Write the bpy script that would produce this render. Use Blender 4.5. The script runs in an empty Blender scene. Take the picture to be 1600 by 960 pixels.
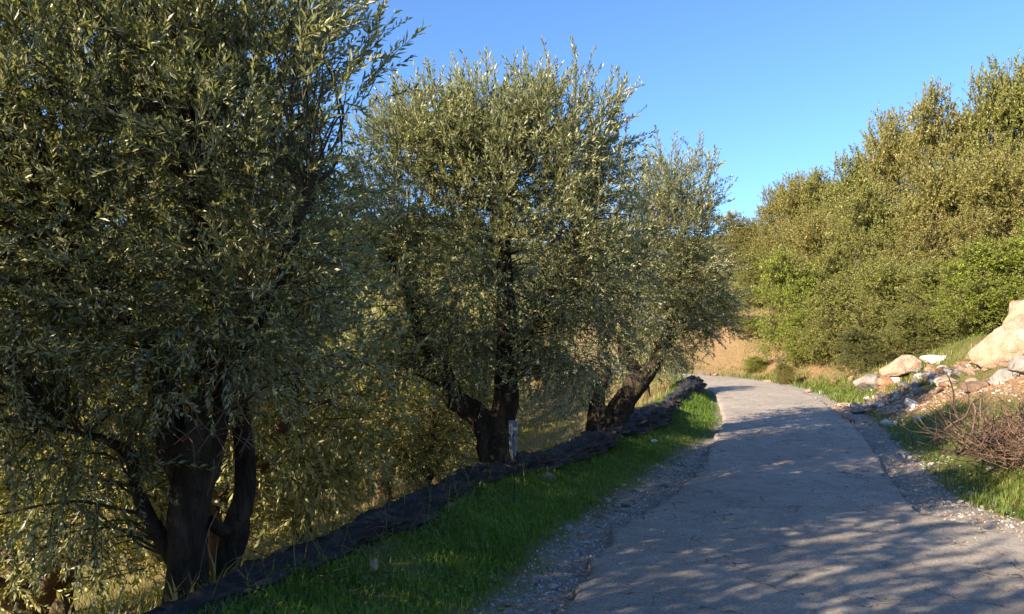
import bpy, math, random
import numpy as np
from mathutils import Vector, noise as mnoise

R = math.radians
SC = bpy.context.scene
COL = SC.collection
rng = np.random.default_rng(7)
random.seed(7)

# ------------------------------------------------------------------ camera, sky, sun, exposure
F_PX, HZ = 1232.0, 540.0            # focal length and horizon row in the 1600x960 photograph
PITCH = math.atan((HZ - 480.0) / F_PX)
cam_d = bpy.data.cameras.new('camera')
cam = bpy.data.objects.new('camera', cam_d)
COL.objects.link(cam)
cam.location = (0, 0, 1.6)
cam.rotation_euler = (R(90) + PITCH, 0, 0)
cam_d.sensor_width = 36
cam_d.lens = 36 * F_PX / 1600
cam_d.clip_start = 0.05
cam_d.clip_end = 3000
SC.camera = cam

SUN_DIR = np.array([0.83, 0.56])     # where the light travels, on the ground
SUN_DIR = SUN_DIR / np.linalg.norm(SUN_DIR)
SUN_EL = R(26)
world = bpy.data.worlds.new('World')
SC.world = world
world.use_nodes = True
wn = world.node_tree
sky = wn.nodes.new('ShaderNodeTexSky')
sky.sky_type = 'NISHITA'
sky.sun_disc = False
sky.sun_elevation = SUN_EL
sky.sun_rotation = math.atan2(-SUN_DIR[0], -SUN_DIR[1])
sky.altitude = 300
sky.air_density = 1.0
sky.dust_density = 0.3
sky.ozone_density = 7.5
wn.links.new(sky.outputs[0], wn.nodes['Background'].inputs[0])
wn.nodes['Background'].inputs[1].default_value = 0.1
sun_d = bpy.data.lights.new('sun', 'SUN')
sun_d.energy = 5.0
sun_d.angle = R(0.5)
sun_d.color = (1.0, 0.83, 0.61)
sun = bpy.data.objects.new('sun', sun_d)
COL.objects.link(sun)
sd = Vector((SUN_DIR[0] * math.cos(SUN_EL), SUN_DIR[1] * math.cos(SUN_EL), -math.sin(SUN_EL)))
sun.rotation_euler = sd.to_track_quat('-Z', 'Y').to_euler()
sun.location = (-20, -12, 20)
vs = SC.view_settings
vs.view_transform = 'Standard'
vs.look = 'None'
vs.exposure = 1.55
vs.gamma = 1
vs.use_curve_mapping = False
SC.cycles.max_bounces = 6
SC.cycles.diffuse_bounces = 3
SC.cycles.glossy_bounces = 2
SC.cycles.transmission_bounces = 5
SC.cycles.transparent_max_bounces = 6
SC.cycles.caustics_reflective = False
SC.cycles.caustics_refractive = False
SC.cycles.use_denoising = True


def px(u, v, d):
    """photo pixel -> world point at depth d (metres along +Y)"""
    a, b = (u - 800) / F_PX, (480 - v) / F_PX
    dy = math.cos(PITCH) - b * math.sin(PITCH)
    dz = math.sin(PITCH) + b * math.cos(PITCH)
    return np.array([a / dy * d, d, 1.6 + dz / dy * d])


# ------------------------------------------------------------------ helpers
def tag(o, label=None, cat=None, group=None, kind=None):
    if label: o['label'] = label
    if cat: o['category'] = cat
    if group: o['group'] = group
    if kind: o['kind'] = kind
    return o


def empty(name, loc=(0, 0, 0)):
    o = bpy.data.objects.new(name, None)
    o.empty_display_size = 0.2
    COL.objects.link(o)
    o.location = [float(c) for c in loc]
    return o


def make_mesh(name, V, faces, mats, mat_idx=None, smooth=False):
    """faces: list of int arrays (n,k)"""
    me = bpy.data.meshes.new(name)
    V = np.asarray(V, dtype=np.float32)
    me.vertices.add(len(V))
    me.vertices.foreach_set('co', V.ravel())
    faces = [np.asarray(f, dtype=np.int32) for f in faces if len(f)]
    tot = np.concatenate([np.full(len(f), f.shape[1], dtype=np.int32) for f in faces])
    loops = np.concatenate([f.ravel() for f in faces])
    me.loops.add(len(loops))
    me.loops.foreach_set('vertex_index', loops)
    me.polygons.add(len(tot))
    starts = np.concatenate([[0], np.cumsum(tot)[:-1]]).astype(np.int32)
    me.polygons.foreach_set('loop_start', starts)
    if mat_idx is not None:
        me.polygons.foreach_set('material_index', np.asarray(mat_idx, dtype=np.int32))
    me.polygons.foreach_set('use_smooth', np.full(len(tot), smooth, dtype=bool))
    for m in mats:
        me.materials.append(m)
    me.update(calc_edges=True)
    return me


def obj(name, me, parent=None, loc=None):
    o = bpy.data.objects.new(name, me)
    COL.objects.link(o)
    if parent: o.parent = parent
    if loc is not None: o.location = [float(c) for c in loc]
    return o


def _hash(ix, iy, iz, seed):
    n = (ix * 73856093) ^ (iy * 19349663) ^ (iz * 83492791) ^ (seed * 2654435)
    n = n.astype(np.int64) & 0x7fffffff
    n = (n ^ (n >> 13)) * 1274126177 & 0x7fffffff
    n = (n ^ (n >> 16)) & 0xffff
    return n / 32767.5 - 1.0


def vnoise(P, scale=1.0, seed=1, octaves=1):
    P = np.asarray(P, dtype=np.float64)
    out = np.zeros(len(P)); amp = 1.0; tot = 0
    for o in range(octaves):
        Q = P * scale * (2 ** o) + 1000.3
        I = np.floor(Q).astype(np.int64); Fr = Q - I
        Fr = Fr * Fr * (3 - 2 * Fr)
        acc = 0
        for dx in (0, 1):
            wx = Fr[:, 0] if dx else 1 - Fr[:, 0]
            for dy in (0, 1):
                wy = Fr[:, 1] if dy else 1 - Fr[:, 1]
                for dz in (0, 1):
                    wz = Fr[:, 2] if dz else 1 - Fr[:, 2]
                    acc = acc + wx * wy * wz * _hash(I[:, 0] + dx, I[:, 1] + dy, I[:, 2] + dz, seed + o)
        out += amp * acc; tot += amp; amp *= 0.5
    return out / tot


def noise2(x, y, scale=1.0, seed=1, octaves=1):
    x = np.asarray(x, dtype=float); sh = x.shape
    P = np.stack([x.ravel(), np.asarray(y, dtype=float).ravel(), np.zeros(x.size)], 1)
    return vnoise(P, scale, seed, octaves).reshape(sh)


def sstep(a, b, x):
    t = np.clip((np.asarray(x, dtype=float) - a) / (b - a), 0, 1)
    return t * t * (3 - 2 * t)


def catmull(P, n):
    P = np.asarray(P, dtype=float)
    P = np.vstack([2 * P[0] - P[1], P, 2 * P[-1] - P[-2]])
    out = []
    for i in range(1, len(P) - 2):
        p0, p1, p2, p3 = P[i - 1:i + 3]
        t = np.linspace(0, 1, n, endpoint=False)[:, None]
        out.append(0.5 * (2 * p1 + (p2 - p0) * t + (2 * p0 - 5 * p1 + 4 * p2 - p3) * t ** 2 + (3 * p1 - p0 - 3 * p2 + p3) * t ** 3))
    out.append(P[-2][None])
    return np.vstack(out)


def frames(P):
    T = np.gradient(P, axis=0)
    T /= np.linalg.norm(T, axis=1, keepdims=True) + 1e-9
    up = np.array([0.31, 0.17, 0.93])
    A = np.cross(T, up)
    bad = np.linalg.norm(A, axis=1) < 0.2
    A[bad] = np.cross(T[bad], np.array([1, 0.1, 0.0]))
    A /= np.linalg.norm(A, axis=1, keepdims=True) + 1e-9
    B = np.cross(T, A)
    return T, A, B


def tube(P, rad, seg=8, rough=0.0, seed=3, cap=True, flute=0.0):
    """returns V, quads (and end cap tris as degenerate-free quads collapsed to centre)"""
    P = np.asarray(P, dtype=float); rad = np.asarray(rad, dtype=float)
    T, A, B = frames(P)
    ang = np.linspace(0, 2 * math.pi, seg, endpoint=False)
    V = P[:, None, :] + rad[:, None, None] * (np.cos(ang)[None, :, None] * A[:, None, :] + np.sin(ang)[None, :, None] * B[:, None, :])
    if rough or flute:
        D = V - P[:, None, :]
        k = 1 + rough * vnoise(V.reshape(-1, 3) * np.array([1, 1, .45]), 7.0, seed, 3).reshape(V.shape[:2])
        if flute:
            s = np.linspace(0, 1, len(P))[:, None]
            k = k + flute * (np.sin(ang[None, :] * 3 + 2.5 * s + seed) * .6 + np.sin(ang[None, :] * 5 - 4 * s + seed * 2) * .4)
        V = P[:, None, :] + D * k[:, :, None]
    n = len(P)
    i = np.arange(n - 1)[:, None] * seg
    j = np.arange(seg)[None, :]
    j2 = (j + 1) % seg
    Q = np.stack([i + j, i + j2, i + seg + j2, i + seg + j], -1).reshape(-1, 4)
    V = V.reshape(-1, 3)
    tris = np.zeros((0, 3), int)
    if cap:
        c = len(V)
        V = np.vstack([V, P[-1:] + T[-1] * rad[-1] * .5])
        b = (n - 1) * seg
        tris = np.stack([b + np.arange(seg), b + (np.arange(seg) + 1) % seg, np.full(seg, c)], 1)
    return V, Q, tris


class MB:
    """collects shapes into one mesh"""
    def __init__(self):
        self.V = []; self.F = {3: [], 4: []}; self.M = {3: [], 4: []}; self.n = 0
    def add(self, V, *faces, mat=0):
        for f in faces:
            f = np.asarray(f)
            if len(f):
                k = f.shape[1]
                self.F[k].append(f + self.n); self.M[k].append(np.full(len(f), mat))
        self.V.append(V); self.n += len(V)
    def mesh(self, name, mats, smooth=False):
        fs, ms = [], []
        for k in (4, 3):
            if self.F[k]:
                fs.append(np.vstack(self.F[k])); ms.append(np.concatenate(self.M[k]))
        return make_mesh(name, np.vstack(self.V), fs, mats, np.concatenate(ms), smooth)


# ------------------------------------------------------------------ materials
def new_mat(name):
    m = bpy.data.materials.new(name)
    m.use_nodes = True
    nt = m.node_tree
    b = nt.nodes['Principled BSDF']
    return m, nt, b


def node(nt, typ, ins=None, **props):
    n = nt.nodes.new(typ)
    for k, v in props.items():
        setattr(n, k, v)
    for k, v in (ins or {}).items():
        s = n.inputs[k]
        if isinstance(v, bpy.types.NodeSocket): nt.links.new(v, s)
        else: s.default_value = v
    return n


def ramp(nt, fac, stops):
    n = nt.nodes.new('ShaderNodeValToRGB')
    nt.links.new(fac, n.inputs[0])
    el = n.color_ramp.elements
    while len(el) < len(stops): el.new(0.5)
    for e, (p, c) in zip(el, stops):
        e.position = p
        e.color = (*c, 1) if len(c) == 3 else c
    return n.outputs[0]


def mixc(nt, fac, a, b, mode='MIX'):
    n = nt.nodes.new('ShaderNodeMix')
    n.data_type = 'RGBA'; n.blend_type = mode
    for s, v in ((n.inputs[0], fac), (n.inputs[6], a), (n.inputs[7], b)):
        if isinstance(v, bpy.types.NodeSocket): nt.links.new(v, s)
        elif isinstance(v, (tuple, list)): s.default_value = (*v, 1) if len(v) == 3 else v
        else: s.default_value = v
    return n.outputs[2]


def math_n(nt, op, a, b=0.0, c=None, clamp=False):
    n = nt.nodes.new('ShaderNodeMath'); n.operation = op; n.use_clamp = clamp
    for i, v in enumerate((a, b, c)):
        if v is None: continue
        if isinstance(v, bpy.types.NodeSocket): nt.links.new(v, n.inputs[i])
        else: n.inputs[i].default_value = v
    return n.outputs[0]


def noise_t(nt, scale, detail=4, rough=0.6, vec=None, dist=0.0):
    n = node(nt, 'ShaderNodeTexNoise', {'Scale': scale, 'Detail': detail, 'Roughness': rough, 'Distortion': dist})
    if vec is not None: nt.links.new(vec, n.inputs['Vector'])
    return n.outputs[0]


def coords(nt, which='Object'):
    return nt.nodes.new('ShaderNodeTexCoord').outputs[which]


def bump(nt, b, height, strength=0.5, dist=0.02):
    n = node(nt, 'ShaderNodeBump', {'Strength': strength, 'Distance': dist, 'Height': height})
    nt.links.new(n.outputs[0], b.inputs['Normal'])


def leaf_mat(name, c_dark, c_mid, c_light, c_back=None, rough=0.45, trans=0.25, spec=0.4, trans_col=None):
    m, nt, b = new_mat(name)
    g = nt.nodes.new('ShaderNodeNewGeometry')
    rnd = g.outputs['Random Per Island']
    col = ramp(nt, rnd, [(0.0, c_dark), (0.5, c_mid), (0.93, c_light), (1.0, [min(1, x * 1.5) for x in c_light])])
    oi = nt.nodes.new('ShaderNodeObjectInfo')
    col = mixc(nt, 1.0, col, oi.outputs['Color'], 'MULTIPLY')
    if c_back:
        col = mixc(nt, g.outputs['Backfacing'], col, c_back)
    nt.links.new(col, b.inputs['Base Color'])
    b.inputs['Roughness'].default_value = rough
    b.inputs['Specular IOR Level'].default_value = spec
    t = node(nt, 'ShaderNodeBsdfTranslucent', {'Color': mixc(nt, 1.0, col, trans_col or (1.6, 1.7, 0.7), 'MULTIPLY')})
    mx = node(nt, 'ShaderNodeMixShader', {0: trans})
    nt.links.new(b.outputs[0], mx.inputs[1]); nt.links.new(t.outputs[0], mx.inputs[2])
    nt.links.new(mx.outputs[0], nt.nodes['Material Output'].inputs[0])
    return m


M = {}
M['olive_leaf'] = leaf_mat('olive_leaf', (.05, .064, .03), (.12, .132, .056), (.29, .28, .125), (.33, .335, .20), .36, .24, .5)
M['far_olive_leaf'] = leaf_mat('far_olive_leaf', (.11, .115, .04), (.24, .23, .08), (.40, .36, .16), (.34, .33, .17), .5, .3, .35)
M['hill_leaf'] = leaf_mat('hill_leaf', (.10, .098, .026), (.20, .188, .052), (.31, .27, .095), (.24, .225, .09), .5, .3, .3)


def bark_mat(name, c1, c2, c3):
    m, nt, b = new_mat(name)
    co = coords(nt)
    mp = node(nt, 'ShaderNodeMapping', {'Vector': co, 'Scale': (1, 1, .3)})
    n1 = noise_t(nt, 9, 6, .65, mp.outputs[0], .6)
    n2 = noise_t(nt, 38, 4, .6, mp.outputs[0])
    col = ramp(nt, n1, [(.3, c1), (.5, c2), (.7, c3)])
    col = mixc(nt, math_n(nt, 'MULTIPLY', n2, .5), col, c1)
    nt.links.new(col, b.inputs['Base Color'])
    b.inputs['Roughness'].default_value = .95
    b.inputs['Specular IOR Level'].default_value = .15
    bump(nt, b, math_n(nt, 'ADD', n1, math_n(nt, 'MULTIPLY', n2, .55)), 1.0, .12)
    return m


M['bark'] = bark_mat('bark', (.02, .016, .012), (.07, .052, .036), (.15, .115, .08))
M['bark_pale'] = bark_mat('bark_pale', (.05, .035, .02), (.16, .11, .07), (.30, .22, .15))
M['twig'] = bark_mat('twig', (.06, .05, .03), (.11, .09, .055), (.17, .14, .09))
M['dry_twig'] = bark_mat('dry_twig', (.16, .10, .07), (.30, .20, .145), (.42, .30, .22))
M['dark_twig'] = bark_mat('dark_twig', (.03, .02, .016), (.07, .05, .04), (.13, .10, .08))


def grass_mat(name, stops, trans=.35, rough=.5):
    m, nt, b = new_mat(name)
    g = nt.nodes.new('ShaderNodeNewGeometry')
    n = noise_t(nt, .9, 3, .6, coords(nt))
    f = math_n(nt, 'ADD', math_n(nt, 'MULTIPLY', g.outputs['Random Per Island'], .55), math_n(nt, 'MULTIPLY', math_n(nt, 'SUBTRACT', n, .28), 1.0), clamp=True)
    col = ramp(nt, f, stops)
    nt.links.new(col, b.inputs['Base Color'])
    b.inputs['Roughness'].default_value = rough
    b.inputs['Specular IOR Level'].default_value = .3
    t = node(nt, 'ShaderNodeBsdfTranslucent', {'Color': mixc(nt, 1.0, col, (1.5, 1.6, .6), 'MULTIPLY')})
    mx = node(nt, 'ShaderNodeMixShader', {0: trans})
    nt.links.new(b.outputs[0], mx.inputs[1]); nt.links.new(t.outputs[0], mx.inputs[2])
    nt.links.new(mx.outputs[0], nt.nodes['Material Output'].inputs[0])
    return m


M['grass'] = grass_mat('grass', [(0, (.06, .11, .02)), (.45, (.13, .22, .035)), (.8, (.21, .30, .055)), (1, (.32, .34, .11))])
M['bank_grass'] = grass_mat('bank_grass', [(0, (.06, .09, .018)), (.45, (.11, .17, .03)), (.75, (.19, .22, .05)), (1, (.34, .28, .12))])
M['dry_grass'] = grass_mat('dry_grass', [(0, (.13, .14, .04)), (.5, (.24, .22, .08)), (.8, (.36, .29, .13)), (1, (.42, .33, .18))])


def rock_mat(name, stops, stain, stain_amt=.5):
    m, nt, b = new_mat(name)
    co = coords(nt)
    n1 = noise_t(nt, 3.2, 8, .65, co, .4)
    n2 = noise_t(nt, 1.6, 5, .6, co, .8)
    n3 = noise_t(nt, 24, 6, .7, co)
    vo = node(nt, 'ShaderNodeTexVoronoi', {'Vector': co, 'Scale': 6.0}, feature='DISTANCE_TO_EDGE')
    col = ramp(nt, n1, stops)
    col = mixc(nt, ramp(nt, n2, [(.55 - stain_amt * .2, (0, 0, 0)), (.72, (.85, .85, .85))]), col, stain)
    col = mixc(nt, ramp(nt, n3, [(.5, (0, 0, 0)), (.75, (.6, .6, .6))]), col, (.16, .13, .10))
    nt.links.new(col, b.inputs['Base Color'])
    b.inputs['Roughness'].default_value = .9
    b.inputs['Specular IOR Level'].default_value = .25
    h = math_n(nt, 'ADD', math_n(nt, 'MULTIPLY', n1, 1.0), math_n(nt, 'MULTIPLY', n3, .45))
    h = math_n(nt, 'ADD', h, math_n(nt, 'MULTIPLY', math_n(nt, 'MINIMUM', vo.outputs['Distance'], .06), 3.0))
    bump(nt, b, h, .8, .06)
    return m


M['limestone'] = rock_mat('limestone', [(.3, (.26, .18, .125)), (.48, (.42, .325, .25)), (.68, (.56, .48, .39))], (.40, .19, .09), .9)
M['grey_rock'] = rock_mat('grey_rock', [(.3, (.12, .11, .10)), (.5, (.27, .25, .23)), (.7, (.42, .40, .37))], (.26, .17, .11), .3)
M['white_stone'] = rock_mat('white_stone', [(.3, (.42, .40, .37)), (.5, (.58, .56, .52)), (.7, (.70, .68, .64))], (.40, .30, .22), .1)
M['red_stone'] = rock_mat('red_stone', [(.3, (.22, .12, .07)), (.5, (.36, .21, .13)), (.7, (.46, .30, .2))], (.38, .17, .08), .6)
M['brown_rock'] = rock_mat('brown_rock', [(.3, (.08, .055, .04)), (.5, (.18, .12, .085)), (.7, (.30, .2, .14))], (.2, .10, .06), .4)


def ground_material():
    m, nt, b = new_mat('ground')
    co = coords(nt)
    z = nt.nodes.new('ShaderNodeVertexColor'); z.layer_name = 'zone'
    sep = nt.nodes.new('ShaderNodeSeparateColor'); nt.links.new(z.outputs[0], sep.inputs[0])
    n1 = noise_t(nt, 1.4, 6, .65, co)
    n2 = noise_t(nt, 14, 6, .7, co)
    n3 = noise_t(nt, 70, 3, .6, co)
    soil = ramp(nt, n1, [(.3, (.10, .085, .035)), (.5, (.15, .13, .05)), (.68, (.20, .16, .08))])
    soil = mixc(nt, ramp(nt, n2, [(.45, (0, 0, 0)), (.62, (1, 1, 1))]), soil, (.10, .14, .03))
    grav = ramp(nt, n2, [(.3, (.20, .175, .15)), (.5, (.33, .295, .255)), (.7, (.45, .41, .36))])
    grav = mixc(nt, math_n(nt, 'MULTIPLY', n3, .6), grav, (.17, .15, .13))
    red = ramp(nt, n2, [(.3, (.16, .085, .045)), (.5, (.32, .18, .10)), (.7, (.46, .32, .22))])
    jit = math_n(nt, 'MULTIPLY', math_n(nt, 'SUBTRACT', n2, .5), 1.3)
    fg = math_n(nt, 'ADD', sep.outputs[0], jit, clamp=True)
    fr = math_n(nt, 'ADD', sep.outputs[1], jit, clamp=True)
    sg = math_n(nt, 'MULTIPLY', fg, math_n(nt, 'GREATER_THAN', sep.outputs[0], .02))
    sr = math_n(nt, 'MULTIPLY', fr, math_n(nt, 'GREATER_THAN', sep.outputs[1], .02))
    col = mixc(nt, sg, soil, grav)
    col = mixc(nt, sr, col, red)
    nt.links.new(col, b.inputs['Base Color'])
    b.inputs['Roughness'].default_value = .95
    b.inputs['Specular IOR Level'].default_value = .15
    bump(nt, b, math_n(nt, 'ADD', n2, math_n(nt, 'MULTIPLY', n3, .4)), .9, .05)
    return m


def concrete_material():
    m, nt, b = new_mat('road_concrete')
    co = coords(nt)
    big = noise_t(nt, .7, 5, .6, co)
    mid = noise_t(nt, 5, 6, .65, co)
    fine = noise_t(nt, 60, 5, .75, co)
    pit = noise_t(nt, 170, 2, .6, co)
    col = ramp(nt, big, [(.32, (.40, .35, .295)), (.5, (.49, .435, .37)), (.68, (.57, .51, .44))])
    col = mixc(nt, ramp(nt, mid, [(.38, (.55, .55, .55)), (.6, (0, 0, 0))]), col, (.31, .265, .22))
    col = mixc(nt, ramp(nt, fine, [(.36, (.85, .85, .85)), (.5, (0, 0, 0))]), col, (.17, .15, .125))
    col = mixc(nt, ramp(nt, fine, [(.54, (0, 0, 0)), (.70, (.9, .9, .9))]), col, (.66, .61, .55))
    # cracks: distorted cell edges, kept only where a broad mask says so
    dn = nt.nodes.new('ShaderNodeTexNoise'); dn.inputs['Scale'].default_value = 2.2; dn.inputs['Detail'].default_value = 5
    nt.links.new(co, dn.inputs['Vector'])
    vm = node(nt, 'ShaderNodeVectorMath', {0: dn.outputs['Color'], 1: (.9, .9, .9)}, operation='MULTIPLY')
    va = node(nt, 'ShaderNodeVectorMath', {0: co, 1: vm.outputs[0]}, operation='ADD')
    v1 = node(nt, 'ShaderNodeTexVoronoi', {'Vector': va.outputs[0], 'Scale': .95}, feature='DISTANCE_TO_EDGE')
    v2 = node(nt, 'ShaderNodeTexVoronoi', {'Vector': va.outputs[0], 'Scale': 2.7}, feature='DISTANCE_TO_EDGE')
    c1 = math_n(nt, 'LESS_THAN', v1.outputs['Distance'], .007)
    c2 = math_n(nt, 'MULTIPLY', math_n(nt, 'LESS_THAN', v2.outputs['Distance'], .011), ramp(nt, noise_t(nt, 1.1, 3, .6, co), [(.5, (0, 0, 0)), (.54, (1, 1, 1))]))
    gate = ramp(nt, noise_t(nt, 2.6, 3, .6, co), [(.46, (0, 0, 0)), (.53, (1, 1, 1))])
    crack = math_n(nt, 'MULTIPLY', math_n(nt, 'MAXIMUM', c1, c2), gate)
    col = mixc(nt, math_n(nt, 'MULTIPLY', crack, .75), col, (.07, .06, .05))
    nt.links.new(col, b.inputs['Base Color'])
    b.inputs['Roughness'].default_value = .88
    b.inputs['Specular IOR Level'].default_value = .3
    # raked ribs in some bays
    st = nt.nodes.new('ShaderNodeTexWave'); st.wave_type = 'BANDS'; st.bands_direction = 'X'
    st.inputs['Scale'].default_value = 3.2; st.inputs['Distortion'].default_value = .6
    nt.links.new(co, st.inputs['Vector'])
    ribm = ramp(nt, noise_t(nt, .45, 1, .5, co), [(.52, (0, 0, 0)), (.58, (1, 1, 1))])
    h = math_n(nt, 'ADD', math_n(nt, 'MULTIPLY', mid, .5), math_n(nt, 'MULTIPLY', fine, .75))
    h = math_n(nt, 'ADD', h, math_n(nt, 'MULTIPLY', pit, .3))
    h = math_n(nt, 'ADD', h, math_n(nt, 'MULTIPLY', math_n(nt, 'MULTIPLY', st.outputs[1], ribm), .12))
    h = math_n(nt, 'SUBTRACT', h, math_n(nt, 'MULTIPLY', crack, 1.2))
    bump(nt, b, h, 1.0, .045)
    return m


M['ground'] = ground_material()
M['concrete'] = concrete_material()


def net_material():
    m, nt, b = new_mat('black_net')
    co = coords(nt)
    w1 = node(nt, 'ShaderNodeTexNoise', {'Vector': co, 'Scale': 60.0, 'Detail': 4.0})
    n1 = noise_t(nt, 6, 5, .65, co, .5)
    col = ramp(nt, n1, [(.3, (.012, .012, .013)), (.52, (.03, .028, .028)), (.72, (.09, .078, .068))])
    nt.links.new(col, b.inputs['Base Color'])
    b.inputs['Roughness'].default_value = .7
    b.inputs['Specular IOR Level'].default_value = .3
    bump(nt, b, math_n(nt, 'ADD', n1, math_n(nt, 'MULTIPLY', w1.outputs[0], .6)), .8, .03)
    return m


M['net'] = net_material()
m, nt, b = new_mat('bottle_plastic')
b.inputs['Base Color'].default_value = (.62, .72, .95, 1)
b.inputs['Roughness'].default_value = .12
b.inputs['Transmission Weight'].default_value = .82
b.inputs['IOR'].default_value = 1.25
bump(nt, b, noise_t(nt, 30, 3, .5, coords(nt)), .3, .01)
M['plastic'] = m
for nm, c, r_ in (('cap_red', (.35, .04, .04), .5), ('label_cream', (.62, .52, .38), .6), ('rusty_steel', (.035, .026, .022), .75), ('white_rag', (.75, .75, .74), .8)):
    m, nt, b = new_mat(nm)
    col = mixc(nt, noise_t(nt, 25, 4, .6, coords(nt)), c, [x * .65 for x in c])
    nt.links.new(col, b.inputs['Base Color'])
    b.inputs['Roughness'].default_value = r_
    M[nm] = m

# ------------------------------------------------------------------ road line and terrain
CL = catmull([(-16, -40), (-8, -20), (-4.1, -10), (-2.2, -5), (-.3, 0), (1.5, 4.7), (3.36, 9.6), (4.42, 12.6), (5.75, 16.9), (6.85, 22),
              (7.2, 26), (6.6, 29.3), (4.9, 32.0), (2.2, 33.9), (-1.5, 35.2), (-6, 36), (-14, 38), (-30, 42), (-60, 46)], 30)
_seg = np.linalg.norm(np.diff(CL, axis=0), axis=1)
CL_S = np.concatenate([[0], np.cumsum(_seg)])
CL_T = np.gradient(CL, axis=0); CL_T /= np.linalg.norm(CL_T, axis=1, keepdims=True)
S0 = float(np.interp(0, CL[:240, 1], CL_S[:240]))      # arc length where the camera stands
Z_T = np.array([[-45, .8], [-12, .15], [0, 0], [5, -.03], [9.5, -.10], [13, -.05], [18, .20], [23, .33], [28, .43], [34, .5], [45, .55], [80, .6]])
CL_Z = np.interp(CL_S - S0, Z_T[:, 0], Z_T[:, 1])
_k = np.ones(31) / 31
CL_Z = np.convolve(np.pad(CL_Z, 15, mode='edge'), _k, 'valid')


def lateral(x, y):
    """signed distance from the road's centre line (right positive), arc length from the camera, road height"""
    x = np.asarray(x, float).ravel(); y = np.asarray(y, float).ravel()
    s = np.empty_like(x); a = np.empty_like(x); z = np.empty_like(x)
    C = CL[::3]; T = CL_T[::3]; Sx = CL_S[::3]; Zx = CL_Z[::3]
    for i in range(0, len(x), 8000):
        xx, yy = x[i:i + 8000], y[i:i + 8000]
        D = (xx[:, None] - C[None, :, 0]) ** 2 + (yy[:, None] - C[None, :, 1]) ** 2
        k = D.argmin(1)
        dx, dy = xx - C[k, 0], yy - C[k, 1]
        al = dx * T[k, 0] + dy * T[k, 1]
        la = dx * T[k, 1] - dy * T[k, 0]
        dd = np.sqrt(D[np.arange(len(k)), k])
        s[i:i + 8000] = np.where(np.abs(al) > .5, np.sign(la) * dd, la)
        a[i:i + 8000] = Sx[k] - S0 + al * (np.abs(al) < .5)
        z[i:i + 8000] = Zx[k] + 0
    return s, a, z


def half_left(a):
    t = np.interp(a, [-40, 0, 5, 6.2, 7.4, 8.6, 10.4, 14, 20, 90], [1.25, 1.2, 1.2, 1.32, 1.44, 1.32, 1.2, 1.2, 1.25, 1.3])
    return t


def half_right(a):
    return np.interp(a, [-40, 4, 7.0, 8.3, 9.2, 12, 17, 22, 26, 90], [6.5, 6.5, 5.0, 2.0, 1.28, 1.2, 1.2, 1.2, 1.25, 1.3])


def net_off(a):
    return np.interp(a, [-40, 0, 5, 10, 14, 20, 24, 30, 90], [2.7, 2.7, 2.82, 3.1, 2.65, 2.2, 1.95, 1.75, 2.2])


def bank_start(a):
    return np.interp(a, [-40, 3, 6.5, 8.5, 10, 16, 22, 90], [9, 9, 6.4, 2.5, 1.85, 1.75, 1.75, 1.7])


def rubble_band(a, r_):
    """the spill of red earth and stones that climbs the right bank"""
    c = np.clip((18.9 - a) * .62 + .35, .2, 4.5)
    return np.exp(-((r_ - c) / .85) ** 2) * sstep(9.5, 11.5, a) * (1 - sstep(19.5, 21, a))


def height(x, y, detail=True):
    sh = np.shape(x)
    x = np.asarray(x, float).ravel(); y = np.asarray(y, float).ravel()
    s, a, zr = lateral(x, y)
    hl, hr, no, bs = half_left(a), half_right(a), net_off(a), bank_start(a)
    h = zr - .10
    L = -s
    sh_l = sstep(hl + .1, no - .4, L) * .15
    bmp = .10 * np.exp(-((L - no) / .45) ** 2)
    b_ = np.maximum(L - no, 0)
    drop = .85 * sstep(.15, 2.6, b_) + 12 * (1 - np.exp(-np.maximum(b_ - 1, 0) * .30 / 12))
    h = h + np.where(s < 0, sh_l + bmp - drop, 0)
    r_ = np.maximum(s - bs, 0)
    rise = 15 * (1 - np.exp(-np.maximum(r_ - .3, 0) * .52 / 15)) * sstep(0, .8, r_)
    h = h + np.where(s > 0, rise + .06 * sstep(hr, hr + .4, s), 0)
    if detail:
        off = np.where(s < 0, sstep(hl + .05, hl + .5, L), sstep(hr + .05, hr + .5, s))
        h = h + off * (.035 * noise2(x, y, 2.3, 5, 3) + .012 * noise2(x, y, 9, 6, 2))
        bank = sstep(.2, 1.5, r_) * (s > 0)
        h = h + bank * (.22 * noise2(x, y, .6, 8, 3) + .10 * noise2(x, y, 2.0, 9, 2))
        h = h + sstep(.5, 4, b_) * (s < 0) * (.25 * noise2(x, y, .5, 10, 3))
    return h.reshape(sh)


def h1(x, y):
    return float(height(np.array([x]), np.array([y]))[0])


def axis_pts(a, b, step, lo, hi, grow=1.13):
    core = list(np.arange(a, b, step))
    st = step
    up = [core[-1]]
    while up[-1] < hi:
        st *= grow; up.append(up[-1] + st)
    st = step
    dn = [core[0]]
    while dn[-1] > lo:
        st *= grow; dn.append(dn[-1] - st)
    return np.array(dn[:0:-1] + core + up[1:])


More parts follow.
